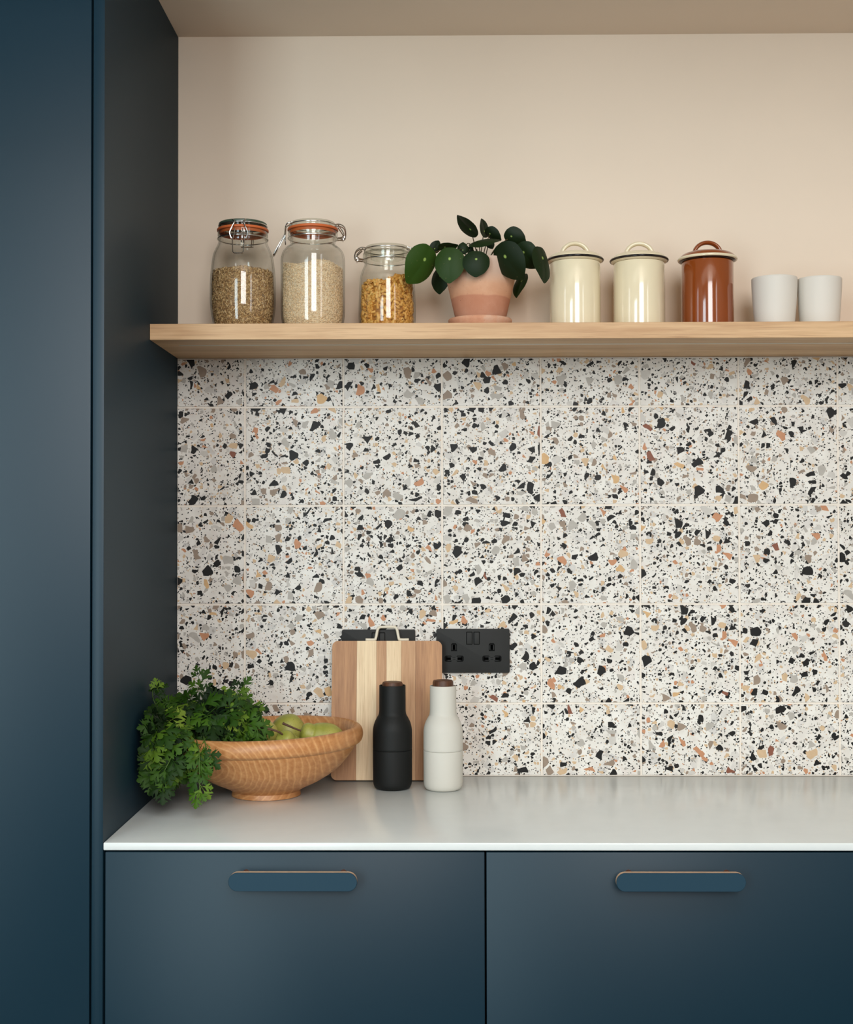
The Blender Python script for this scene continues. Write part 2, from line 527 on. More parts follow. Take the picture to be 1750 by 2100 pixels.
def ring(bm, R, z, r, seg=48, c=(0, 0)):
    tube(bm, [(c[0] + R * math.cos(2 * PI * i / seg), c[1] + R * math.sin(2 * PI * i / seg), z) for i in range(seg)], r, 6, closed=True)

def prism(bm, pts, y0, y1, bev=0.0, seg=2):
    """polygon in x,z extruded along y; y0 is the front face, which may be bevelled"""
    f = bm.faces.new([bm.verts.new((x, y0, z)) for x, z in pts])
    r = bmesh.ops.extrude_face_region(bm, geom=[f])
    vs = [g for g in r['geom'] if isinstance(g, bmesh.types.BMVert)]
    for v in vs:
        v.co.y = y1
    bmesh.ops.recalc_face_normals(bm, faces=bm.faces[:])
    if bev > 0:
        es = [e for e in f.edges]
        bmesh.ops.bevel(bm, geom=es, offset=bev, segments=seg, profile=0.5, affect='EDGES')

def rrect(x0, x1, z0, z1, r, seg=6, corners=(1, 1, 1, 1)):
    """rounded rectangle; corners: bottom left, bottom right, top right, top left"""
    out = []
    C = [(x0 + r, z0 + r, PI, x0, z0), (x1 - r, z0 + r, 1.5 * PI, x1, z0), (x1 - r, z1 - r, 0, x1, z1), (x0 + r, z1 - r, .5 * PI, x0, z1)]
    for (cx, cz, a0, px, pz), on in zip(C, corners):
        if on:
            for k in range(seg + 1):
                a = a0 + .5 * PI * k / seg
                out.append((cx + r * math.cos(a), cz + r * math.sin(a)))
        else:
            out.append((px, pz))
    return out

# ------------------------------------------------------------------ the room
XL = -0.5438           # inner face of the tall cabinet's end panel
CT = 0.92              # worktop height
SH = 1.807             # top of the shelf
CEIL = 2.4464
X0, X1, Y0 = -2.6, 2.6, -5.2

wall_back = structure(boxobj('wall_back', M['wall'], None, X0, X1, 0.010, 0.12, 0, CEIL + .0))
HI = 3.7               # the room opens up beyond the lowered ceiling over the worktop
bm = bmesh.new()
box(bm, X0 - .1, X1 + .1, -1.25, .12, CEIL, HI + .1)
for x0, x1, y0, y1 in ((X0 - .1, -1.0, Y0 - .1, -1.25), (1.2, X1 + .1, Y0 - .1, -1.25), (-1.0, 1.2, Y0 - .1, -3.3), (-1.0, 1.2, -2.3, -1.25)):
    box(bm, x0, x1, y0, y1, HI, HI + .1)               # opening for the rooflight
structure(finish('ceiling', bm, M['ceiling']))
structure(boxobj('floor', M['floor'], None, X0 - .1, X1 + .1, Y0 - .1, .12, -.1, 0))
def wall_with_hole(name, axis, p0, p1, a0, a1, ha0, ha1, hz0, hz1, mat):
    bm = bmesh.new()
    def b(u0, u1, z0, z1):
        if u1 - u0 < 1e-4 or z1 - z0 < 1e-4:
            return
        if axis == 'x':
            box(bm, p0, p1, u0, u1, z0, z1)
        else:
            box(bm, u0, u1, p0, p1, z0, z1)
    holes = sorted(zip(ha0, ha1, hz0, hz1))
    u = a0
    for h0, h1, z0, z1 in holes:
        b(u, h0, 0, HI)
        b(h0, h1, 0, z0)
        b(h0, h1, z1, HI)
        u = h1
    b(u, a1, 0, HI)
    return structure(finish(name, bm, mat))
wall_with_hole('wall_left', 'x', X0 - .1, X0, Y0, .12, [-2.8], [-1.9], [1.05], [3.05], M['room'])
wall_with_hole('wall_right', 'x', X1, X1 + .1, Y0, .12, [-4.6], [-3.6], [1.05], [3.35], M['room'])
wall_with_hole('wall_front', 'y', Y0 - .1, Y0, X0 - .1, X1 + .1, [-2.5, -0.25], [-1.3, 1.35], [0.08, 1.6], [3.12, 3.64], M['room'])

def window(name, axis, pos, u0, u1, z0, z1):
    bm = bmesh.new()
    t = 0.05
    parts = [(u0, u0 + t, z0, z1), (u1 - t, u1, z0, z1), (u0, u1, z0, z0 + t), (u0, u1, z1 - t, z1)]
    for a, b_, c, d in parts:
        if axis == 'x':
            box(bm, pos - .07, pos - .045, a, b_, c, d)
        else:
            box(bm, a, b_, pos - .07, pos - .045, c, d)
    return structure(finish(name, bm, M['frame']))
window('window_1', 'x', X0, -2.8, -1.9, 1.05, 3.05)
window('window_2', 'x', X1 + .12, -4.6, -3.6, 1.05, 3.35)
window('window_3', 'y', Y0, -0.25, 1.35, 1.6, 3.64)
window('door_1', 'y', Y0, -2.5, -1.3, 0.08, 3.12)

# backsplash: grout bed and every tile
boxobj('grout', M['grout'], wall_back, XL + .0005, 1.26, 0.0014, 0.0099, CT + .0005, 1.7765)
PITCH, J = 0.2025, 0.0040
jx = [-0.40366 + PITCH * k for k in range(0, 9)]
jz = [1.67553 - PITCH * k for k in range(0, 4)]
xs = [(XL + .001, jx[0] - J / 2)] + [(a + J / 2, b - J / 2) for a, b in zip(jx, jx[1:])]
zs = [(jz[0] + J / 2, 1.7745)] + [(b + J / 2, a - J / 2) for a, b in zip(jz, jz[1:])] + [(CT + .0022, jz[-1] - J / 2)]
tile_mesh = {}
for iz, (z0, z1) in enumerate(zs):
    for ix, (x0, x1) in enumerate(xs):
        key = (round(x1 - x0, 4), round(z1 - z0, 4))
        if key not in tile_mesh:
            bm = bmesh.new()
            w, h = x1 - x0, z1 - z0
            box(bm, -w / 2, w / 2, 0, .0085, -h / 2, h / 2, .0007, 1)
            o = finish('tile', bm, M['tile'], wall_back, 40)
            tile_mesh[key] = o.data
        else:
            o = link('tile', tile_mesh[key], wall_back)
        o.location = ((x0 + x1) / 2, random.uniform(0, .0003), (z0 + z1) / 2)

# ------------------------------------------------------------------ fitted furniture
tc = thing('tall_cabinet', 'tall dark blue floor-to-ceiling cabinet at the left, cut by the photo edge', 'cabinet', (-0.86, -0.3, 0))
def child_box(name, mat, parent, x0, x1, y0, y1, z0, z1, bev=0, seg=2):
    """box given in world coordinates, made a child of an empty that is not rotated"""
    L = parent.location
    q = parent.parent
    ox, oy, oz = L
    while q is not None:
        ox += q.location.x; oy += q.location.y; oz += q.location.z
        q = q.parent
    return boxobj(name, mat, parent, x0 - ox, x1 - ox, y0 - oy, y1 - oy, z0 - oz, z1 - oz, bev, seg)
child_box('end_panel', M['blue'], tc, -0.5622, XL, -0.6, 0.0095, 0, CEIL - .0005, .0008)
child_box('door', M['blue'], tc, -1.16, -0.5655, -0.6, -0.581, 0.1, CEIL - .004, .0008)
child_box('carcass', M['dark'], tc, -1.16, -0.5626, -0.577, 0.0095, 0.0, CEIL - .001)
wt = boxobj('worktop', M['quartz'], None, XL + .0004, 1.30, -0.6, -0.0004, CT - .0125, CT, .0018, 3)
tag(wt, 'thin white quartz worktop running over the blue drawer units', 'worktop')

def stadium(w, h, seg=14):
    r = h / 2
    out = []
    for k in range(seg + 1):
        a = -.5 * PI + PI * k / seg
        out.append((w / 2 - r + r * math.cos(a), r * math.sin(a)))
    for k in range(seg + 1):
        a = .5 * PI + PI * k / seg
        out.append((-w / 2 + r + r * math.cos(a), r * math.sin(a)))
    return out

def base_unit(x0, x1, label):
    cx = (x0 + x1) / 2
    t = thing('base_cabinet', label, 'cabinet', (cx, -0.3, 0), group='blue base units under the worktop')
    child_box('carcass', M['dark'], t, x0 - .0012, x1 + .0012, -.577, -.001, .1, CT - .0131)
    child_box('plinth', M['blue'], t, x0 - .0012, x1 + .0012, -.54, -.52, 0.0, .0995)
    d = child_box('drawer', M['blue'], t, x0, x1, -.598, -.579, .105, CT - .0155, .0008)
    # the handle: blue faced plywood bar on two posts
    hz = 0.8655
    def at(o):
        o.location = (0.0005, 0, hz)
        return o
    bm = bmesh.new(); prism(bm, stadium(.2033, .0290), -.3325, -.3300, .0005, 1); at(finish('handle', bm, M['blueface'], d, 40))
    bm = bmesh.new(); prism(bm, stadium(.2030, .0287), -.32995, -.3205); o = at(finish('handle_core', bm, M['tan'], d, 40)); o['label'] = 'bare tan plywood edge of the handle'
    for s in (-1, 1):
        bm = bmesh.new()
        tube(bm, [(s * .078, -.3204, .0064), (s * .078, -.2975, .0064)], .0055, 16)
        at(finish('handle_post', bm, M['copper'], d, 40))
    return t
base_unit(-0.5405, 0.0675, 'blue base cabinet on the left, next to the tall cabinet, with a pill-shaped handle')
base_unit(0.0706, 0.6790, 'blue base cabinet on the right, under the bare stretch of worktop, with a pill-shaped handle')

base_unit(0.6821, 1.2900, 'blue base cabinet beyond the right edge of the photo, with a pill-shaped handle')

sh = thing('wall_shelf', 'long light oak floating shelf above the terrazzo tiles', 'shelf', (0.35, -0.13, 1.79))
L = sh.location
child_box('board', M['oak'], sh, XL + .0004, 1.26, -0.262, 0.0096, 1.7770, SH, .0006, 1)
o = child_box('light_strip', M['alu'], sh, -0.503, 1.25, -0.1930, -0.184, 1.7764, 1.7772)
o['label'] = 'thin aluminium light strip let into the underside'

# ------------------------------------------------------------------ storage jars
def wires(parent, name, paths, r=.0011):
    bm = bmesh.new()
    for p in paths:
        if isinstance(p, tuple) and p[0] == 'ring':
            ring(bm, p[1], p[2], r)
        else:
            tube(bm, p, r, 6)
    return finish(name, bm, M['steel'], parent, 60)

def turn(pts, a):
    c, s = math.cos(a), math.sin(a)
    return [(x * c - y * s, x * s + y * c, z) for x, y, z in pts]

def inner(prof, t=.0028, ztop=None, zfloor=.006):
    return [(max(0.0, r - t), max(z, zfloor)) for r, z in prof]

def jar(label, x, y, outer, zn, rn, H, rl, seal, cap, angle, lever_open, spot=0.0):
    """outer: silhouette (r,z) from the foot to the mouth at zn; H lid top; rl lid radius"""
    t = thing('clip_top_jar', label, 'jar', (x, y, SH + .0003), (0, 0, 0), 'clip-top glass storage jars on the shelf')
    prof = smoothprof(outer, 5)
    bm = bmesh.new()
    lathe(bm, [(0, .0)] + prof, 72)
    lathe(bm, [(max(0.0, r - .0026), max(z, .0034)) for r, z in reversed(prof)] + [(0, .0034)], 72)
    g = finish('glass_body', bm, M['glass'], t, 50)
    # neck flange with ridges
    bm = bmesh.new()
    lathe(bm, [(rn - .004, zn - .016), (rn - .001, zn - .0155), (rn, zn - .0135), (rn - .0012, zn - .0115), (rn, zn - .009), (rn, zn - .002), (rn - .001, zn), (rn - .006, zn)], 72)
    finish('neck_rim', bm, M['glasslid'], t, 40)
    if seal:
        bm = bmesh.new()
        lathe(bm, [(rn - .008, zn + .0003), (rn + .0004, zn + .0003), (rn + .0014, zn + .0012), (rn + .0014, zn + .0042), (rn + .0004, zn + .0052), (rn - .008, zn + .0052), (rn - .008, zn + .0003), (rn - .0032, zn + .0002), (rn - .0032, zn - .0050), (rn - .0036, zn - .0055)], 72)  # real ring, plus an added inner skirt imitating its refraction in the rim
        finish('rubber_seal', bm, M['rubber'], t, 50)
        zl = zn + .0055
    else:
        zl = zn + .0008
    bm = bmesh.new()
    zc = H - (.0045 if cap else 0)
    lathe(bm, [(rl - .012, zl - .012), (rl - .0115, zl), (rl + .0012, zl), (rl + .0016, zl + .003), (rl, zl + .0045), (rl - .0004, zc - .003), (rl - .003, zc), (rl - .012, zc), (rl - .015, zc - .0025), (0, zc - .0025)], 72)
    lid = finish('lid', bm, M['glasslid'], t, 40)
    if cap:
        bm = bmesh.new()
        lathe(bm, [(rl + .0006, zc - .0008), (rl + .0008, H - .0015), (rl - .001, H), (0, H)], 72)
        finish('lid_cap', bm, M['greencap'], lid, 40)
    # wire: rings round neck and lid, clasp on one side, hinge opposite
    zr = zn - .0145
    wires(t, 'wire_band', [('ring', rn + .0002, zr), ('ring', rl + .0012, zl + .0056)])
    R = rn + .003
    zt = H - .003
    bail = [(-.0115, -rl + .004, zt + .002), (.0115, -rl + .004, zt + .002)]
    left = [(-.0115, -rl + .004, zt + .002), (-.0125, -rl - .003, zt), (-.0085, -R - .001, zl + .004), (-.0095, -R - .002, zl), (-.0172, -R - .003, zr + .004), (-.0165, -R - .003, zr - .003), (-.0140, -R - .0025, zr - .009)]
    right = [(-a, b, c) for a, b, c in left]
    th = math.radians(lever_open)
    base = (-R - .004, zr + .006)
    def lv(d, w):
        return (w, base[0] - d * math.sin(th), base[1] - d * math.cos(th))
    lever = [lv(-.004, -.0075), lv(.004, -.0085), lv(.018, -.0115), lv(.043, -.0100), lv(.0455, -.0075), lv(.0455, .0075), lv(.043, .0100), lv(.018, .0115), lv(.004, .0085), lv(-.004, .0075)]
    pivot = [(-.0165, -R - .003, zr), (-.011, -R - .003, zr + .001), (.011, -R - .003, zr + .001), (.0165, -R - .003, zr)]
    wires(t, 'clasp', [turn(spline(p, 3), angle) for p in (bail, left, right)] + [turn(lever, angle), turn(pivot, angle)], .00125)
    # hinge
    h = []
    for s in (-1, 1):
        h.append(turn(spline([(s * .009, rl - .003, zt - .001), (s * .009, rl + .008, zt - .0005), (s * .0085, R + .011, zl + .001), (s * .008, R + .013, zr + .006), (s * .008, R + .009, zr), (s * .008, R - .002, zr)], 4), angle))
        h.append(turn(spline([(s * .012, rn, zr), (s * .012, R + .006, zr + .002), (s * .012, R + .009, zr + .009), (s * .012, rl + .004, zl + .006)], 4), angle))
    h.append(turn([(-.0125, R + .010, zr + .002), (.0125, R + .010, zr + .002)], angle))
    h.append(turn([(-.0125, R + .008, zr - .002), (.0125, R + .008, zr - .002)], angle))
    wires(t, 'hinge', h, .0012)
    return t, prof

p1 = [(.046, 0.0), (.052, .003), (.0575, .0150), (.0605, .0285), (.0625, .041), (.0640, .056), (.0643, .078), (.0638, .106), (.0617, .129), (.0584, .1515), (.0540, .1630), (.0500, .1712), (.0480, .1770), (.0478, .1800), (.0478, .1990)]
jar('clip-top jar with dark green lid and orange seal, half full of brown rice', -0.3883, -0.135, p1, .1990, .0490, .2160, .0462, True, True, 0.0, 7)
p2 = [(.050, 0.0), (.0555, .003), (.0598, .0180), (.0620, .033), (.0627, .047), (.0628, .090), (.0628, .138), (.0620, .149), (.0588, .1590), (.0520, .1670), (.0455, .1715), (.0436, .1740), (.0440, .1790), (.0450, .1990)]
jar('clip-top jar with clear lid and orange seal, filled with pale rice', -0.2509, -0.135, p2, .2000, .0482, .2165, .0452, True, False, -PI / 2 + .1, 28)
p3 = [(.046, 0.0), (.051, .003), (.0550, .018), (.0560, .032), (.0556, .058), (.0545, .090), (.0532, .1075), (.0514, .1160), (.0486, .1240), (.0455, .1310), (.0442, .1360), (.0442, .1560)]
jar('smaller clip-top jar with clear lid and no coloured seal, holding macaroni', -0.1057, -0.13, p3, .1570, .0474, .1695, .0440, False, False, PI / 2 + .12, 10)

def rad_at(prof, z):
    for (r0, z0), (r1, z1) in zip(prof, prof[1:]):
        if z0 <= z <= z1:
            return r0 + (r1 - r0) * (z - z0) / max(1e-6, z1 - z0)
    return prof[-1][0]

def heap(name, label, cat, x, y, prof, level, mat, piece, count, body_mat, shell=.006, gap=.0040, seed=1):
    """loose food filling a jar: a core plus many separate pieces packed against the glass"""
    rng = random.Random(seed)
    core_verts, core_faces = [], []
    seg = 48
    zlist = [.0065, .010, .02, .035, .05, .07, .09, .105, .12, .135]
    zmax = max(level(r * math.cos(a), r * math.sin(a)) for r in (0, .05) for a in np.linspace(0, 6.28, 24))
    rings = []
    for f in [0, .04, .12, .25, .4, .55, .7, .85, .95, 1.0]:
        rr = []
        for i in range(seg):
            a = 2 * PI * i / seg
            R = .05
            lv = level(.05 * math.cos(a), .05 * math.sin(a)) - .0015
            z = .0065 + (lv - .0065) * f
            R = rad_at(prof, z) - gap - shell * .55
            rr.append(len(core_verts))
            core_verts.append((R * math.cos(a), R * math.sin(a), z))
        rings.append(rr)
    for a, b in zip(rings, rings[1:]):
        for i in range(seg):
            j = (i + 1) % seg
            core_faces.append((a[i], a[j], b[j], b[i]))
    core_faces.append(tuple(rings[-1]))
    core_faces.append(tuple(rings[0][::-1]))
    pv, pf = piece
    pr = np.array([q[0] for q in prof]); pz = np.maximum.accumulate(np.array([q[1] for q in prof]))
    pv = np.array(pv)
    V, F = list(core_verts), list(core_faces)
    n0 = len(core_faces)
    for k in range(count):
        a = rng.uniform(0, 2 * PI)
        top = rng.random() < .16
        if top:
            rr = math.sqrt(rng.random()) * .05
            px, py = rr * math.cos(a), rr * math.sin(a)
            z = level(px, py) + rng.uniform(-.001, .002)
            R = rad_at(prof, z) - gap - .0015
            if rr > R:
                px, py = px / rr * R, py / rr * R
            nrm = Vector((0, 0, 1))
            pos = Vector((px, py, z))
        else:
            lv = level(.055 * math.cos(a), .055 * math.sin(a))
            z = .0085 + (lv - .0085) * rng.random()
            R = rad_at(prof, z) - gap - rng.random() ** 1.5 * shell
            pos = Vector((R * math.cos(a), R * math.sin(a), z))
            nrm = Vector((math.cos(a), math.sin(a), 0))
        u = nrm.orthogonal().normalized()
        w = nrm.cross(u)
        b = rng.uniform(0, 2 * PI)
        tilt = rng.gauss(0, .16)
        if rng.random() < .16 and not top:
            tilt = rng.choice((-1, 1)) * rng.uniform(.9, 1.5)
        d = (u * math.cos(b) + w * math.sin(b)) * math.cos(tilt) + nrm * math.sin(tilt)
        e = d.orthogonal().normalized()
        f = d.cross(e)
        q = rng.uniform(0, 2 * PI)
        e2 = e * math.cos(q) + f * math.sin(q)
        f2 = d.cross(e2)
        s = rng.uniform(.85, 1.12)
        mtx = np.array([e2, f2, d])
        pts = pv * s @ mtx + np.array(pos - nrm * abs(math.sin(tilt)) * .004)
        # keep every piece inside the glass
        for _ in range(2):
            rr = np.hypot(pts[:, 0], pts[:, 1])
            ex = rr - (np.interp(pts[:, 2], pz, pr) - .0031)
            kx = int(ex.argmax())
            if ex[kx] > 0:
                pts[:, :2] -= pts[kx, :2] / rr[kx] * ex[kx]
        pts[:, 2] += max(0.0, .0045 - pts[:, 2].min())
        base = len(V)
        V.extend(map(tuple, pts))
        F.extend(tuple(base + i for i in fc) for fc in pf)
    me = bpy.data.meshes.new(name)
    me.from_pydata(V, [], F)
    me.materials.append(body_mat)
    me.materials.append(mat)
    idx = [0] * n0 + [1] * (len(F) - n0)
    me.polygons.foreach_set('material_index', idx)
    me.polygons.foreach_set('use_smooth', [True] * len(F))
    o = link(name, me, None, (x, y, SH + .0003))
    tag(o, label, cat, kind='stuff')
    return o

def grain(L, r):
    v, f = [(0, 0, -L / 2)], []
    for z, k in ((-L * .28, .85), (L * .22, .9)):
        for i in range(5):
            a = 2 * PI * i / 5
            v.append((r * k * math.cos(a), r * k * math.sin(a), z))
    v.append((0, 0, L / 2))
    for i in range(5):
        j = (i + 1) % 5
        f += [(0, 1 + j, 1 + i), (1 + i, 1 + j, 6 + j, 6 + i), (6 + i, 6 + j, 11)]
    return v, f

def macaroni(L, R, r):
    v, f = [], []
    nz, ns = 4, 10
    for rad_, flip in ((R, 0), (r, 1)):
        for k in range(nz):
            t = k / (nz - 1) - .5
            bend = .0007 * (1 - 4 * t * t)
            for i in range(ns):
                a = 2 * PI * i / ns
                v.append((rad_ * math.cos(a) + bend, rad_ * math.sin(a), t * L))
    def id(layer, k, i):
        return layer * nz * ns + k * ns + i % ns
    for k in range(nz - 1):
        for i in range(ns):
            f.append((id(0, k, i), id(0, k, i + 1), id(0, k + 1, i + 1), id(0, k + 1, i)))
            f.append((id(1, k, i + 1), id(1, k, i), id(1, k + 1, i), id(1, k + 1, i + 1)))
    for i in range(ns):
        f.append((id(0, 0, i + 1), id(0, 0, i), id(1, 0, i), id(1, 0, i + 1)))
        f.append((id(0, nz - 1, i), id(0, nz - 1, i + 1), id(1, nz - 1, i + 1), id(1, nz - 1, i)))
    return v, f

M['ricecore'] = plain('brown_rice_core', (166, 130, 86), 0.9, var=0.15, vscale=150, spec=0.1)  # plain filler body beneath the brown rice grains
M['whitecore'] = plain('pale_rice_core', (222, 202, 172), 0.9, var=0.05, vscale=150, spec=0.1)
M['pastacore'] = plain('pasta_core', (164, 110, 48), 0.9, var=0.2, vscale=100, spec=0.1)
heap('brown_rice', 'brown rice grains heaped inside the jar with the dark green lid', 'rice', -0.3883, -0.135, smoothprof(p1, 5),
     lambda x, y: .1195 + .012 * math.exp(-(x * x + y * y) / .0008), M['brownrice'], grain(.0076, .00120), 10500, M['ricecore'], .0035, .0044, 3)
heap('pale_rice', 'pale rice grains inside the jar with the orange seal and clear lid', 'rice', -0.2509, -0.135, smoothprof(p2, 5),
     lambda x, y: .1305 - .085 * x + .006 * math.sin(x * 60), M['whiterice'], grain(.0048, .00088), 17000, M['whitecore'], .0025, .0042, 4)
heap('macaroni', 'golden dry macaroni tubes inside the smaller jar beside the plant', 'pasta', -0.1057, -0.13, smoothprof(p3, 5),
     lambda x, y: .0985 + .20 * max(-.05, min(.02, x)) - .004 * math.cos(x * 90), M['pasta'], macaroni(.0130, .0029, .0019), 1050, M['pastacore'], .006, .0066, 5)

# ------------------------------------------------------------------ enamel canisters
def canister(label, x, r, rlid, h, body, trim, under, hw, ang=0.0):
    t = thing('enamel_canister', label, 'canister', (x, -0.13, SH + .0003), (0, 0, ang), 'lidded enamel canisters on the shelf')
    bm = bmesh.new()
    lathe(bm, [(0, .0), (r - .006, 0), (r - .0025, .0012), (r - .0006, .005), (r, .012), (r, h - .004), (r - .001, h - .0006), (r - .003, h), (r - .004, h - .003), (r - .004, .02)], 72)
    finish('body', bm, body, t, 45)
    bm = bmesh.new()
    zb = h + .0002
    prof = [(r - .003, zb + .0035), (rlid - .0035, zb + .0030), (rlid - .0018, zb + .0052), (rlid - .0030, zb + .0090), (r - .0025, zb + .0150), (r * .75, zb + .0180), (r * .4, zb + .0190), (0, zb + .0194)]
    lathe(bm, [(0, zb + .003)] + prof[:2] + smoothprof(prof[2:], 4), 72)
    lid = finish('lid', bm, body, t, 50)
    bm = bmesh.new()
    ring(bm, rlid - .0022, zb + .0050, .0024 if trim is M['darkenamel'] else .0030, 72)
    finish('lid_rim', bm, trim, lid, 180)
    bm = bmesh.new()
    lathe(bm, [(r - .004, zb), (rlid - .006, zb), (rlid - .0026, zb + .0028), (r - .004, zb + .0029)], 72)
    finish('lid_underside', bm, under, lid, 50)
    bm = bmesh.new()
    pts = []
    hz = zb + .0150
    for k in range(25):
        a = PI - PI * k / 24
        pts.append((hw * math.cos(a), 0, hz + .0235 * math.sin(a)))
    pts = [(-hw - .001, 0, hz - .004)] + pts + [(hw + .001, 0, hz - .004)]
    tube(bm, pts, .0042, 12)
    for v in bm.verts:
        v.co.y *= 1.9
    finish('lid_handle', bm, body, lid, 180)
    return t
canister('cream enamel canister with dark rim, touching the plant leaves', 0.2625, .0495, .0562, .1365, M['creamenamel'], M['darkenamel'], M['creamenamel'], .0262, .08)
canister('cream enamel canister with dark rim, next to the brown canister', 0.3878, .0498, .0575, .1355, M['creamenamel'], M['darkenamel'], M['creamenamel'], .0262, .0)
canister('glossy brown enamel canister with cream rim', 0.5212, .0503, .0575, .1370, M['brownenamel'], M['creamenamel'], M['darkenamel'], .0262, .05)

def cup(label, x, y, rt, rb, h):
    bm = bmesh.new()
    lathe(bm, [(0, 0), (rb - .005, 0), (rb - .001, .0015)] + smoothprof([(rb, .004), (rb + (rt - rb) * .45, h * .35), (rt - (rt - rb) * .12, h * .75), (rt, h - .001)], 5) + [(rt - .0008, h), (rt - .002, h - .0006), (rt - .003, h - .004), (rb - .002, .012), (0, .008)], 64)
    o = finish('tumbler', bm, M['cup'], None, 50, (x, y, SH + .0003))
    tag(o, label, 'cup', 'white tumblers at the shelf end')
cup('matt white handleless tumbler next to the brown canister', 0.6510, -.132, .0440, .0372, .1045)
cup('matt white handleless tumbler at the far right of the shelf', 0.7401, -.126, .0430, .0365, .1040)

# ------------------------------------------------------------------ potted plant
PX, PY = 0.0775, -0.13
bm = bmesh.new()
lathe(bm, [(0, 0), (.050, 0), (.0535, .001), (.0600, .0165), (.0622, .0200), (.0625, .0245), (.0612, .0262), (.0590, .0250), (.0560, .0090), (.0540, .0070), (0, .0070)], 64)
o = finish('plant_saucer', bm, M['saucer'], None, 45, (PX - .0012, PY, SH + .0003))
tag(o, 'round terracotta saucer under the plant pot', 'saucer')
pl = thing('potted_plant', 'green round-leaved plant in a weathered terracotta pot', 'plant', (PX, PY, SH + .0075))
bm = bmesh.new()
lathe(bm, [(0, 0), (.040, 0), (.0435, .001), (.0455, .003), (.0732, .124), (.0742, .1295), (.0735, .1308), (.0700, .1312), (.0685, .1290), (.0665, .1180), (.0, .1180)], 72)
finish('pot', bm, M['pot'], pl, 45)
bm = bmesh.new()
lathe(bm, [(.0675, .1186), (.04, .1215), (0, .123)], 40)
finish('soil', bm, M['soil'], pl, 60)

# leaf mesh: egg outline, long axis +y (tip), slightly domed, stem joins at (0,-.32)
def leaf_mesh(fold, dome, seed):
    rng = random.Random(seed)
    bm = bmesh.new()
    n, m = 36, 6
    ph = rng.uniform(0, 6)
    cen = None
    rings = []
    for k in range(m + 1):
        f = k / m
        row = []
        for i in range(n):
            a = 2 * PI * i / n
            y = math.sin(a)
            x = math.cos(a) * (1 - .16 * y - .06 * y * y)
            if y > .9:
                y = y + (y - .9) * .45
            w = 1 + .012 * math.sin(5 * a + ph) + .008 * math.sin(9 * a)
            X, Y = x * w * f, y * w * f
            Z = -dome * (X * X * .9 + Y * Y * .5) + fold * abs(X) + .02 * math.sin(3 * a + ph) * f * f
            if k == 0:
                cen = cen or bm.verts.new((0, 0, 0))
                row.append(cen)
            else:
                row.append(bm.verts.new((X, Y, Z)))
        rings.append(row)
    for k in range(m):
        a, b = rings[k], rings[k + 1]
        for i in range(n):
            j = (i + 1) % n
            if k == 0:
                bm.faces.new((a[0], b[i], b[j]))
            else:
                bm.faces.new((a[i], b[i], b[j], a[j]))
    me = bpy.data.meshes.new('leaf')
    bm.to_mesh(me); bm.free()
    me.materials.append(M['pilea'])
    me.polygons.foreach_set('use_smooth', [True] * len(me.polygons))
    return me
LM = [leaf_mesh(.10, .30, 1), leaf_mesh(.22, .22, 2), leaf_mesh(.05, .42, 3)]
# centre, half length, projected half width, tip direction in the wall plane, tilt sign
LEAVES = [
 ((-0.0379, -0.205, 1.9261), .0405, .0265, 237, -1, 0), ((0.0160, -0.215, 1.9256), .0335, .0285, 268, 1, 0),
 ((0.0666, -0.222, 1.9262), .0245, .0262, 270, 1, 2), ((-0.0100, -0.170, 1.9688), .0130, .0105, 60, 1, 0),
 ((0.0135, -0.180, 1.9665), .0190, .0052, 3, 1, 1), ((0.0424, -0.165, 1.9669), .0115, .0112, 90, 1, 2),
 ((-0.0027, -0.120, 1.9141), .0262, .0185, 265, 1, 0), ((0.0507, -0.150, 2.0129), .0275, .0090, 137, -1, 1),
 ((0.0848, -0.120, 2.0158), .0190, .0094, 98, 1, 1), ((0.0832, -0.170, 1.9826), .0312, .0088, 9, -1, 2),
 ((0.1003, -0.140, 1.9968), .0185, .0092, -35, 1, 2), ((0.0968, -0.130, 1.9818), .0095, .0085, -60, 1, 0),
 ((0.1427, -0.160, 1.9874), .0222, .0156, -25, 1, 2), ((0.1646, -0.175, 1.9491), .0288, .0205, -52, 1, 0),
 ((0.1290, -0.212, 1.9302), .0400, .0250, -54, 1, 0), ((0.1965, -0.196, 1.9300), .0350, .0175, -80, -1, 0),
 ((0.1560, -0.110, 1.9057), .0252, .0110, 248, 1, 1), ((0.0572, -0.155, 1.9671), .0065, .0065, 45, 1, 2)]
for k, (c, A, B, th, sgn, im) in enumerate(LEAVES):
    th = math.radians(th)
    wr = A * .86
    cph = min(1.0, B / wr)
    wr = max(wr, B)
    ph = math.acos(cph) * sgn
    a = Vector((math.cos(th), 0, math.sin(th)))
    p = Vector((math.sin(th), 0, -math.cos(th)))
    b = p * math.cos(ph) + Vector((0, 1, 0)) * math.sin(ph)
    nrm = b.cross(a)
    if nrm.y > 0:
        b, nrm = -b, -nrm
    o = link('leaf', LM[im], pl)
    loc = Vector(c) - Vector(pl.location)
    mt = Matrix((b * wr, a * A, nrm * A)).transposed().to_4x4()
    mt.translation = loc
    o.matrix_local = mt
    att = loc - a * A * .32
    root = Vector(((att.x) * .18 + random.uniform(-.006, .006), random.uniform(-.012, .012), .1215))
    mid = root.lerp(att, .55) + Vector((0, 0, .030 if att.z < .15 else .012)) + Vector((0, .012, 0))
    bm = bmesh.new()
    tube(bm, spline([root, root + Vector((0, 0, .012)), mid, att - nrm * .001], 5), lambda t: .0013 - .0004 * t, 6)
    finish('petiole', bm, M['petiole'], pl, 180)

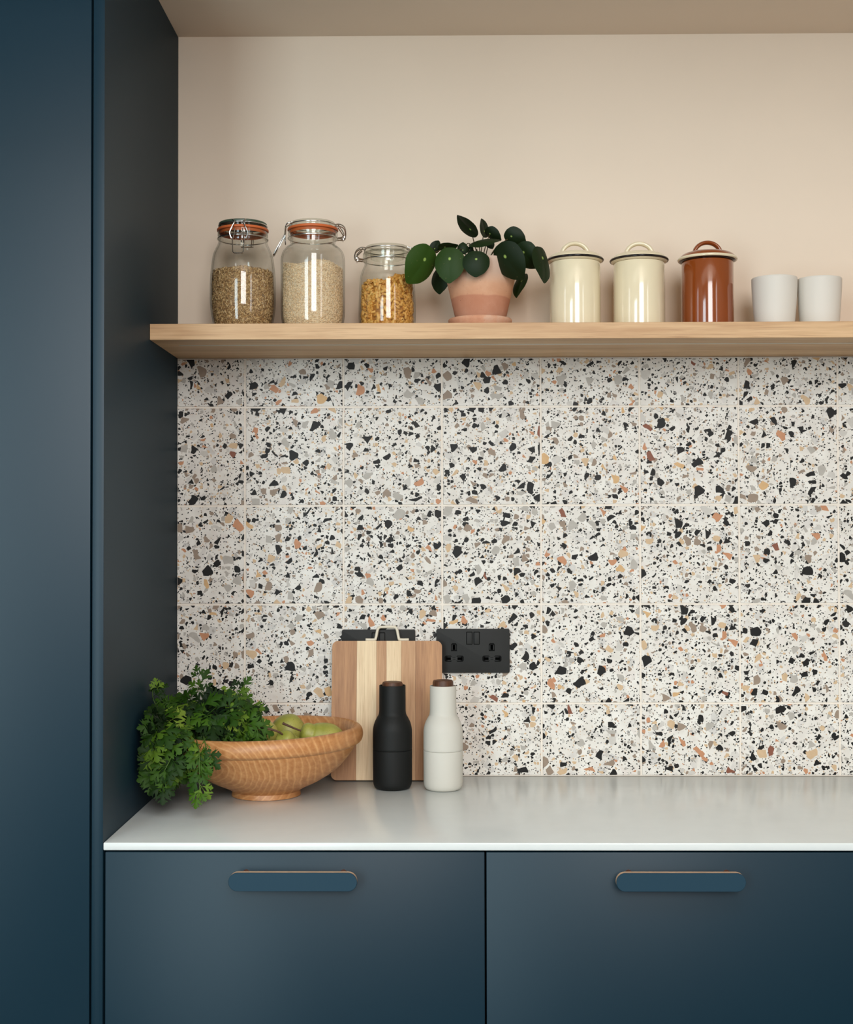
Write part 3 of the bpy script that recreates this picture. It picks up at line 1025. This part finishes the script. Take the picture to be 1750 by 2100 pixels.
# ------------------------------------------------------------------ sockets
def socket(x0, x1, z0, z1, label):
    cx, cz = (x0 + x1) / 2, (z0 + z1) / 2
    t = thing('power_socket', label, 'socket', (cx, -.0003, cz), group='black double sockets on the tiles')
    w, h = x1 - x0, z1 - z0
    bm = bmesh.new()
    prism(bm, rrect(-w / 2, w / 2, -h / 2, h / 2, .004), -.0072, 0, .0012, 2)
    finish('faceplate', bm, M['socket'], t, 40)
    for s in (-1, 1):
        bm = bmesh.new()
        cxr = s * .0075
        prism(bm, rrect(cxr - .0064, cxr + .0064, .0129, .0391, .0014, 3), -.0076, -.0070, .0002, 1)
        fr = finish('switch_surround', bm, M['socketblack'], t, 40)
        bm = bmesh.new()
        box(bm, cxr - .0054, cxr + .0054, -.0098, -.0074, .0140, .0380, .0010, 2)
        for v in bm.verts:
            if v.co.y < -.0085 and v.co.z > .026:
                v.co.y += .0018
        finish('rocker', bm, M['socket'], fr, 40)
    for s in (-1, 1):
        px = s * .0385
        def slot(cx_, cz_, pts, holes):
            bm = bmesh.new()
            prism(bm, [(cx_ + a * 1.0, cz_ + b * 1.0) for a, b in pts], -.0075, -.0068)
            ins = finish('pin_insert', bm, M['socketblack'], t, 40)
            bm = bmesh.new()
            prism(bm, [(cx_ + a * .76, cz_ + b * .64) for a, b in pts], -.0078, -.0070)
            finish('pin_surround', bm, M['socket'], ins, 40)
            for hx, hz, hw_, hh in holes:
                bm = bmesh.new()
                box(bm, cx_ + hx - hw_, cx_ + hx + hw_, -.0080, -.0070, cz_ + hz - hh, cz_ + hz + hh)  # solid raised block, coloured black in place of a shaded recess
                finish('pin_hole_shade', bm, M['hole'], ins)
        e = [(-.0060, -.0080), (.0060, -.0080), (.0060, .0055), (.0040, .0082), (-.0040, .0082), (-.0060, .0055)]
        slot(px - .0003, .0075, e, [(0, 0, .0028, .0050)])
        b = [(-.0195, -.0035), (-.0170, -.0062), (-.0065, -.0062), (-.0030, -.0022), (.0030, -.0022), (.0065, -.0062), (.0170, -.0062), (.0195, -.0035),
             (.0195, .0035), (.0170, .0062), (.0065, .0062), (.0030, .0022), (-.0030, .0022), (-.0065, .0062), (-.0170, .0062), (-.0195, .0035)]
        slot(px, -.0157, b, [(-.0115, 0, .0048, .0028), (.0115, 0, .0048, .0028)])
    return t
socket(-.0113, .1386, 1.1312, 1.2207, 'matt black double power socket to the right of the chopping board')
socket(-.2045, -.0542, 1.1300, 1.2195, 'matt black double power socket half hidden behind the chopping board')

# ------------------------------------------------------------------ chopping board
lean = math.radians(-7.4)
cb = thing('chopping_board', 'striped wooden chopping board leaning on the tiles', 'chopping board', (-.2222, -.064, CT + .0031), (lean, 0, 0))
bw, bh, bt = .2226, .2775, .02
edges = [0, .0502, .0900, .1102, .1400, .1686, bw]
smats = ['stave_brown', 'stave_pale', 'stave_tan', 'stave_pale', 'stave_tan', 'stave_brown']
for k in range(6):
    x0, x1 = edges[k] + (.00012 if k else 0), edges[k + 1] - (.00012 if k < 5 else 0)
    bm = bmesh.new()
    cr = (1, 0, 0, 1) if k == 0 else (0, 1, 1, 0) if k == 5 else (0, 0, 0, 0)
    prism(bm, rrect(x0, x1, 0, bh, .012, 8, cr), 0, bt, .0)
    finish('stave', bm, M[smats[k]], cb, 40)
bm = bmesh.new()
hx = bw / 2
hp = spline([(hx - .0440, .008, bh + .0028), (hx - .0270, .008, bh + .0028), (hx - .0235, .008, bh + .0055), (hx - .0200, .008, bh + .0220), (hx - .0170, .008, bh + .0270), (hx - .0120, .008, bh + .0285),
             (hx + .0120, .008, bh + .0285), (hx + .0170, .008, bh + .0270), (hx + .0200, .008, bh + .0220), (hx + .0235, .008, bh + .0055), (hx + .0270, .008, bh + .0028), (hx + .0440, .008, bh + .0028)], 5)
tube(bm, hp, .0030, 10)
o = finish('carrying_handle', bm, M['creamwire'], cb, 180)
o['label'] = 'cream metal handle on the top edge'

# ------------------------------------------------------------------ pepper mills
def mill(label, x, y, mat, rise):
    t = thing('pepper_mill', label, 'pepper mill', (x, y, CT + .0003), group='bottle-shaped mills on the worktop')
    bm = bmesh.new()
    lathe(bm, [(0, 0), (.0295, 0)] + smoothprof([(.0305, .0002), (.0345, .0030), (.0370, .0085), (.0380, .0160)], 5) + [(.0383, .0753), (.0378, .0757), (.03, .0757)], 72)
    finish('lower_body', bm, mat, t, 50)
    bm = bmesh.new()
    lathe(bm, [(.03, .0761), (.0378, .0761), (.0382, .0766)] + smoothprof([(.0383, .080), (.0382, .1080), (.0374, .1180), (.0348, .1280), (.0305, .1370), (.0270, .1435), (.0258, .1510)], 6) + [(.0256, .1990), (.0253, .1999), (.0246, .2002), (.0238, .1996), (.0236, .185), (0, .185)], 72)
    finish('upper_body', bm, mat, t, 50)
    bm = bmesh.new()
    lathe(bm, [(0, .186), (.0198, .186), (.0200, .1985 + rise - .0020), (.0185, .1998 + rise), (.0150, .2003 + rise), (0, .1998 + rise)], 64)
    o = finish('cap', bm, M['walnut'], t, 45)
    o['label'] = 'dark walnut cap'
mill('black bottle-shaped pepper mill in front of the chopping board', -.0964, -.133, M['black'], .0065)
mill('white bottle-shaped pepper mill right of the black one', .0022, -.142, M['white'], .0105)

# ------------------------------------------------------------------ fruit bowl
BX, BY = -.334, -.197
SK = .030                     # the turned bowl has warped: its rim dips to the left
bm = bmesh.new()
outer = [(.0640, 0.0), (.0655, .0008), (.0648, .0050)] + smoothprof([(.0640, .0095), (.0760, .0165), (.1030, .0290), (.1320, .0470), (.1500, .0640), (.1660, .0840), (.1705, .0925)], 5)
lip = smoothprof([(.1735, .0935), (.1810, .0985), (.1838, .1090), (.1815, .1200), (.1745, .1262), (.1665, .1255), (.1600, .1190)], 5)
inn = smoothprof([(.1560, .1080), (.1490, .0900), (.1350, .0680), (.1080, .0430), (.0700, .0270), (.0300, .0215)], 4)
lathe(bm, [(0, .002), (.05, .002), (.055, 0)] + outer + lip + inn + [(0, .0205)], 112)
for v in bm.verts:
    v.co.z += SK * v.co.x * min(1, max(0, (v.co.z - .01) / .1))
bowl = finish('fruit_bowl', bm, M['bowl'], None, 35, (BX, BY, CT + .0003))
tag(bowl, 'wide turned wooden bowl holding parsley and pears', 'bowl')

# pears
def pear(label, base, axis, L, R, stem, rn=.52, seed=0):
    """base: centre of the fat end; axis: towards the stem"""
    ax = Vector(axis).normalized()
    t = thing('pear', label, 'pear', base, group='green pears in the bowl')
    rng = random.Random(seed)
    prof = smoothprof([(0, -R * .93), (R * .30, -R * .97), (R * .72, -R * .74), (R * .98, -R * .18), (R * .95, R * .32), (R * .76, R * .85), (R * rn * 1.08, L * .62), (R * rn * .98, L * .82), (R * rn * .72, L * .95), (R * .14, L * 1.0), (0, L * .985)], 5)
    bm = bmesh.new()
    lathe(bm, prof, 32)
    for v in bm.verts:
        f = max(0, v.co.z / L)
        v.co.x += .10 * R * f * f
    q = Vector((0, 0, 1)).rotation_difference(ax)
    bmesh.ops.transform(bm, matrix=q.to_matrix().to_4x4(), verts=bm.verts[:])
    finish('flesh', bm, M['pear'], t, 180)
    tip = q @ Vector((.10 * R, 0, L * .97))
    sd = Vector(stem)
    bm = bmesh.new()
    tube(bm, spline([tip, tip + ax * .006 + sd * .15, tip + ax * .006 + sd * .6, tip + ax * .004 + sd], 4), lambda u: .0017 + .0008 * u * u, 8)
    finish('stem', bm, M['pearstem'], t, 60)
    return t
pear('green pear lying on its side nearest the right rim of the bowl', (-.2180, -.2000, 1.0230), (-.88, -.20, .30), .0540, .0330, (-.032, -.003, .014), .60, 1)
pear('rounded green pear at the back of the bowl', (-.3000, -.1250, 1.0300), (.30, .05, -.90), .056, .0330, (.01, .01, -.01), .5, 2)
pear('yellowish green pear partly covered by parsley leaves', (-.3420, -.1950, 1.0300), (-.35, .3, -.6), .058, .0310, (-.01, .01, -.01), .5, 3)
pear('pale green pear with its neck and curved stem toward the front', (-.2800, -.2400, 1.0060), (-.30, -.55, .66), .0520, .0300, (-.026, -.004, .010), .60, 4)
pear('yellow pear almost hidden behind parsley in the bowl', (-.3720, -.1350, 1.0330), (-.3, .5, -.5), .056, .0280, (-.01, .01, -.01), .5, 5)

# ------------------------------------------------------------------ parsley
pb = thing('parsley_bunch', 'leafy bunch of green parsley spilling over the left side of the wooden bowl', 'parsley', (-.445, -.25, 1.04))
PO = Vector(pb.location)

def parsley_leaf(seed, style):
    """three-part leaf, stalk at the origin, tip along +y, about 1 unit long"""
    rng = random.Random(seed)
    bm = bmesh.new()
    def leaflet(ox, oy, ang, L, Wd):
        c, s = math.cos(ang), math.sin(ang)
        lobes = [(0.0, 0.0), (.28, .08), (.44, .34), (.52, .42), (.60, .70), (.60, .46), (.76, .60), (.68, .32), (.57, .12), (.74, .20), (.78, .30), (.88, .38), (.86, .20), (.97, .16), (1.06, .0)]
        def P(u, v, z):
            x, y = v * Wd, u * L
            return bm.verts.new((ox + x * c - y * s, oy + x * s + y * c, z))
        mid = [P(u, 0, .10 * math.sin(u * PI) - .06 * u) for u in (0, .25, .5, .75, 1.08)]
        def mv(u):
            return mid[min(4, int(u * 4 + .5))]
        for side in (-1, 1):
            half = [mid[0]]
            for u, v in lobes[1:-1]:
                j = rng.uniform(.85, 1.15)
                half.append(P(u + .06 * v + rng.uniform(-.02, .02), side * v * j, .08 * math.sin(u * PI) - .08 * u - .10 * v))
            half += [mid[4], mid[3], mid[2], mid[1]]
            f = bm.faces.new(half if side < 0 else half[::-1])
            bmesh.ops.triangulate(bm, faces=[f])
    if style == 0:
        leaflet(0, .24, rng.uniform(-.1, .1), .80, .66)
        leaflet(-.03, .24, 1.05 + rng.uniform(-.15, .15), .64, .60)
        leaflet(.03, .24, -1.05 + rng.uniform(-.15, .15), .64, .60)
        tl = .27
    elif style == 1:
        leaflet(0, .10, rng.uniform(-.1, .1), .92, .70)
        tl = .12
    else:
        leaflet(0, .36, rng.uniform(-.1, .1), .66, .58)
        leaflet(-.02, .18, .85, .62, .46)
        leaflet(.02, .18, -.85, .62, .46)
        tl = .37
    tube(bm, [(0, -.12, -.03), (0, 0, 0), (0, tl, .01)], .018, 4)
    me = bpy.data.meshes.new('leaf')
    bm.to_mesh(me); bm.free()
    me.materials.append(M['parsley'])
    me.polygons.foreach_set('use_smooth', [True] * len(me.polygons))
    return me
PM = [parsley_leaf(10 + i, (0, 0, 2, 1, 0, 2, 1)[i]) for i in range(7)]
rp = random.Random(21)
leaf_pts = []

def frame(nrm, tip):
    nrm = nrm.normalized()
    y = (tip - nrm * tip.dot(nrm))
    y = y.normalized() if y.length > 1e-5 else nrm.orthogonal().normalized()
    x = y.cross(nrm)
    return Matrix((x, y, nrm)).transposed()

def clampx(p, pad=.004):
    if p.x < XL + pad:
        p.x = XL + pad
    return p

def put_leaf(pos, nrm, tip, size, part=True, which=None):
    m3 = frame(nrm, tip)
    me = PM[which if which is not None else rp.randrange(len(PM))]
    far = pos + m3 @ Vector((0, size, 0))
    for sx, sy in ((-.8, .5), (.8, .5), (-.5, .9), (.5, .9), (0, 1.1)):
        q = pos + m3 @ Vector((sx * size, sy * size, -.1 * size))
        if q.x < XL + .003:
            pos = pos + Vector((XL + .003 - q.x, 0, 0))
    if far.x < XL + .003:
        pos = pos + Vector((XL + .003 - far.x, 0, 0))
    mt = (m3 * size).to_4x4()
    mt.translation = pos - PO
    if part:
        o = link('leaf', me, pb)
        o.matrix_local = mt
    else:
        leaf_pts.append((mt, me))

def rnd_dir(rng):
    while True:
        v = Vector((rng.uniform(-1, 1), rng.uniform(-1, 1), rng.uniform(-1, 1)))
        if .1 < v.length < 1:
            return v.normalized()

# mounds of foliage (centre, radii, count)
MOUNDS = [((-.440, -.220, 1.052), (.086, .085, .052), 96), ((-.508, -.325, 1.032), (.040, .058, .054), 60), ((-.418, -.215, 1.056), (.046, .060, .044), 26)]
def in_bowl_wall(p):
    d = math.hypot(p.x - BX, p.y - BY)
    return p.z < 1.05 and .150 < d < .192 and p.z > .99
for c, r, n in MOUNDS:
    k = 0
    while k < n:
        d = rnd_dir(rp)
        if d.y > .35 or d.z < -.8:
            continue
        p = Vector((c[0] + r[0] * d.x, c[1] + r[1] * d.y, c[2] + r[2] * d.z))
        if p.x < XL + .012 or in_bowl_wall(p) or (p.z < 1.036 and p.x > -.472 and p.y < -.30):
            k += 1 if rp.random() < .05 else 0
            continue
        nrm = (Vector((d.x * .6, d.y * .8 - .75, d.z * .8 + .55)) + rnd_dir(rp) * .75)
        tip = Vector((d.x - .25, d.y * .6 - .15, d.z * .6 - .35)) + rnd_dir(rp) * .55
        put_leaf(p, nrm, tip, rp.uniform(.032, .048))
        k += 1
# inner leaves, coloured dark for the shade within the bunch
for c, r, n in MOUNDS:
    for _ in range(int(n * 3)):
        d = rnd_dir(rp) * (rp.random() ** .4) * .86
        p = Vector((c[0] + r[0] * d.x, c[1] + r[1] * d.y, c[2] + r[2] * d.z))
        if p.x < XL + .012 or in_bowl_wall(p):
            continue
        put_leaf(p, rnd_dir(rp) + Vector((0, -.5, .4)), rnd_dir(rp), rp.uniform(.030, .046), False)
# sprigs: stem path, leaf count, leaf size
SPRIGS = [
 ([(-.440, -.345, 1.045), (-.428, -.385, 1.030), (-.424, -.405, 1.003), (-.4215, -.418, .972)], 9, .022),
 ([(-.475, -.340, 1.045), (-.478, -.385, 1.020), (-.486, -.400, 1.000), (-.4885, -.405, .980)], 7, .024),
 ([(-.450, -.190, 1.070), (-.462, -.165, 1.110), (-.470, -.155, 1.135)], 5, .022),
 ([(-.500, -.270, 1.060), (-.528, -.285, 1.105), (-.531, -.290, 1.128)], 6, .018),
 ([(-.415, -.170, 1.080), (-.398, -.155, 1.105), (-.388, -.150, 1.116)], 4, .018),
 ([(-.415, -.180, 1.070), (-.388, -.165, 1.086), (-.366, -.165, 1.082)], 5, .025),
 ([(-.405, -.240, 1.056), (-.370, -.255, 1.063), (-.350, -.260, 1.058)], 4, .024),
 ([(-.470, -.330, 1.055), (-.505, -.370, 1.040), (-.522, -.380, 1.015), (-.524, -.385, .995)], 8, .026),
 ([(-.470, -.300, 1.065), (-.510, -.340, 1.075), (-.528, -.360, 1.055)], 6, .024),
 ([(-.430, -.330, 1.050), (-.420, -.368, 1.040), (-.418, -.388, 1.020)], 5, .028),
]
for path, n, size in SPRIGS:
    pts = spline(path, 6)
    bm = bmesh.new()
    tube(bm, [p - PO for p in pts], lambda t: .0011 - .0005 * t, 5)
    finish('stem', bm, M['pstem'], pb, 180)
    for k in range(n):
        f = .25 + .75 * k / (n - 1)
        i = min(len(pts) - 1, int(f * (len(pts) - 1)))
        p = pts[i].copy()
        tan = (pts[min(i + 1, len(pts) - 1)] - pts[max(i - 1, 0)]).normalized()
        side = Vector((1 if k % 2 else -1, -.2, 0))
        tip = tan * (1.0 if k == n - 1 else .75) + side * (.05 if k == n - 1 else .7) + rnd_dir(rp) * .2
        nrm = Vector((rp.uniform(-.5, .5), -1.0, .35 + rp.uniform(-.2, .3)))
        put_leaf(p, nrm, tip, size * rp.uniform(1.15, 1.6))
# stalks running into the bowl
for k in range(14):
    a = Vector((rp.uniform(-.47, -.40), rp.uniform(-.29, -.16), rp.uniform(1.03, 1.06)))
    b = Vector((rp.uniform(-.40, -.35), rp.uniform(-.24, -.15), rp.uniform(.985, 1.01)))
    bm = bmesh.new()
    tube(bm, [p - PO for p in spline([a, a.lerp(b, .5) + Vector((0, 0, .006)), b], 4)], .0013, 5)
    finish('stem', bm, M['pstem'], pb, 180)
# join the inner leaves into one part
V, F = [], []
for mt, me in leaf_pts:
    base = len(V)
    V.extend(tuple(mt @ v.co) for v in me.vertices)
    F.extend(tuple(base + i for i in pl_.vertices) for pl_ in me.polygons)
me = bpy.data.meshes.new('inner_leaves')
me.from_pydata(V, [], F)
me.materials.append(M['parsleyshade'])
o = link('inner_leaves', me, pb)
o['kind'] = 'stuff'
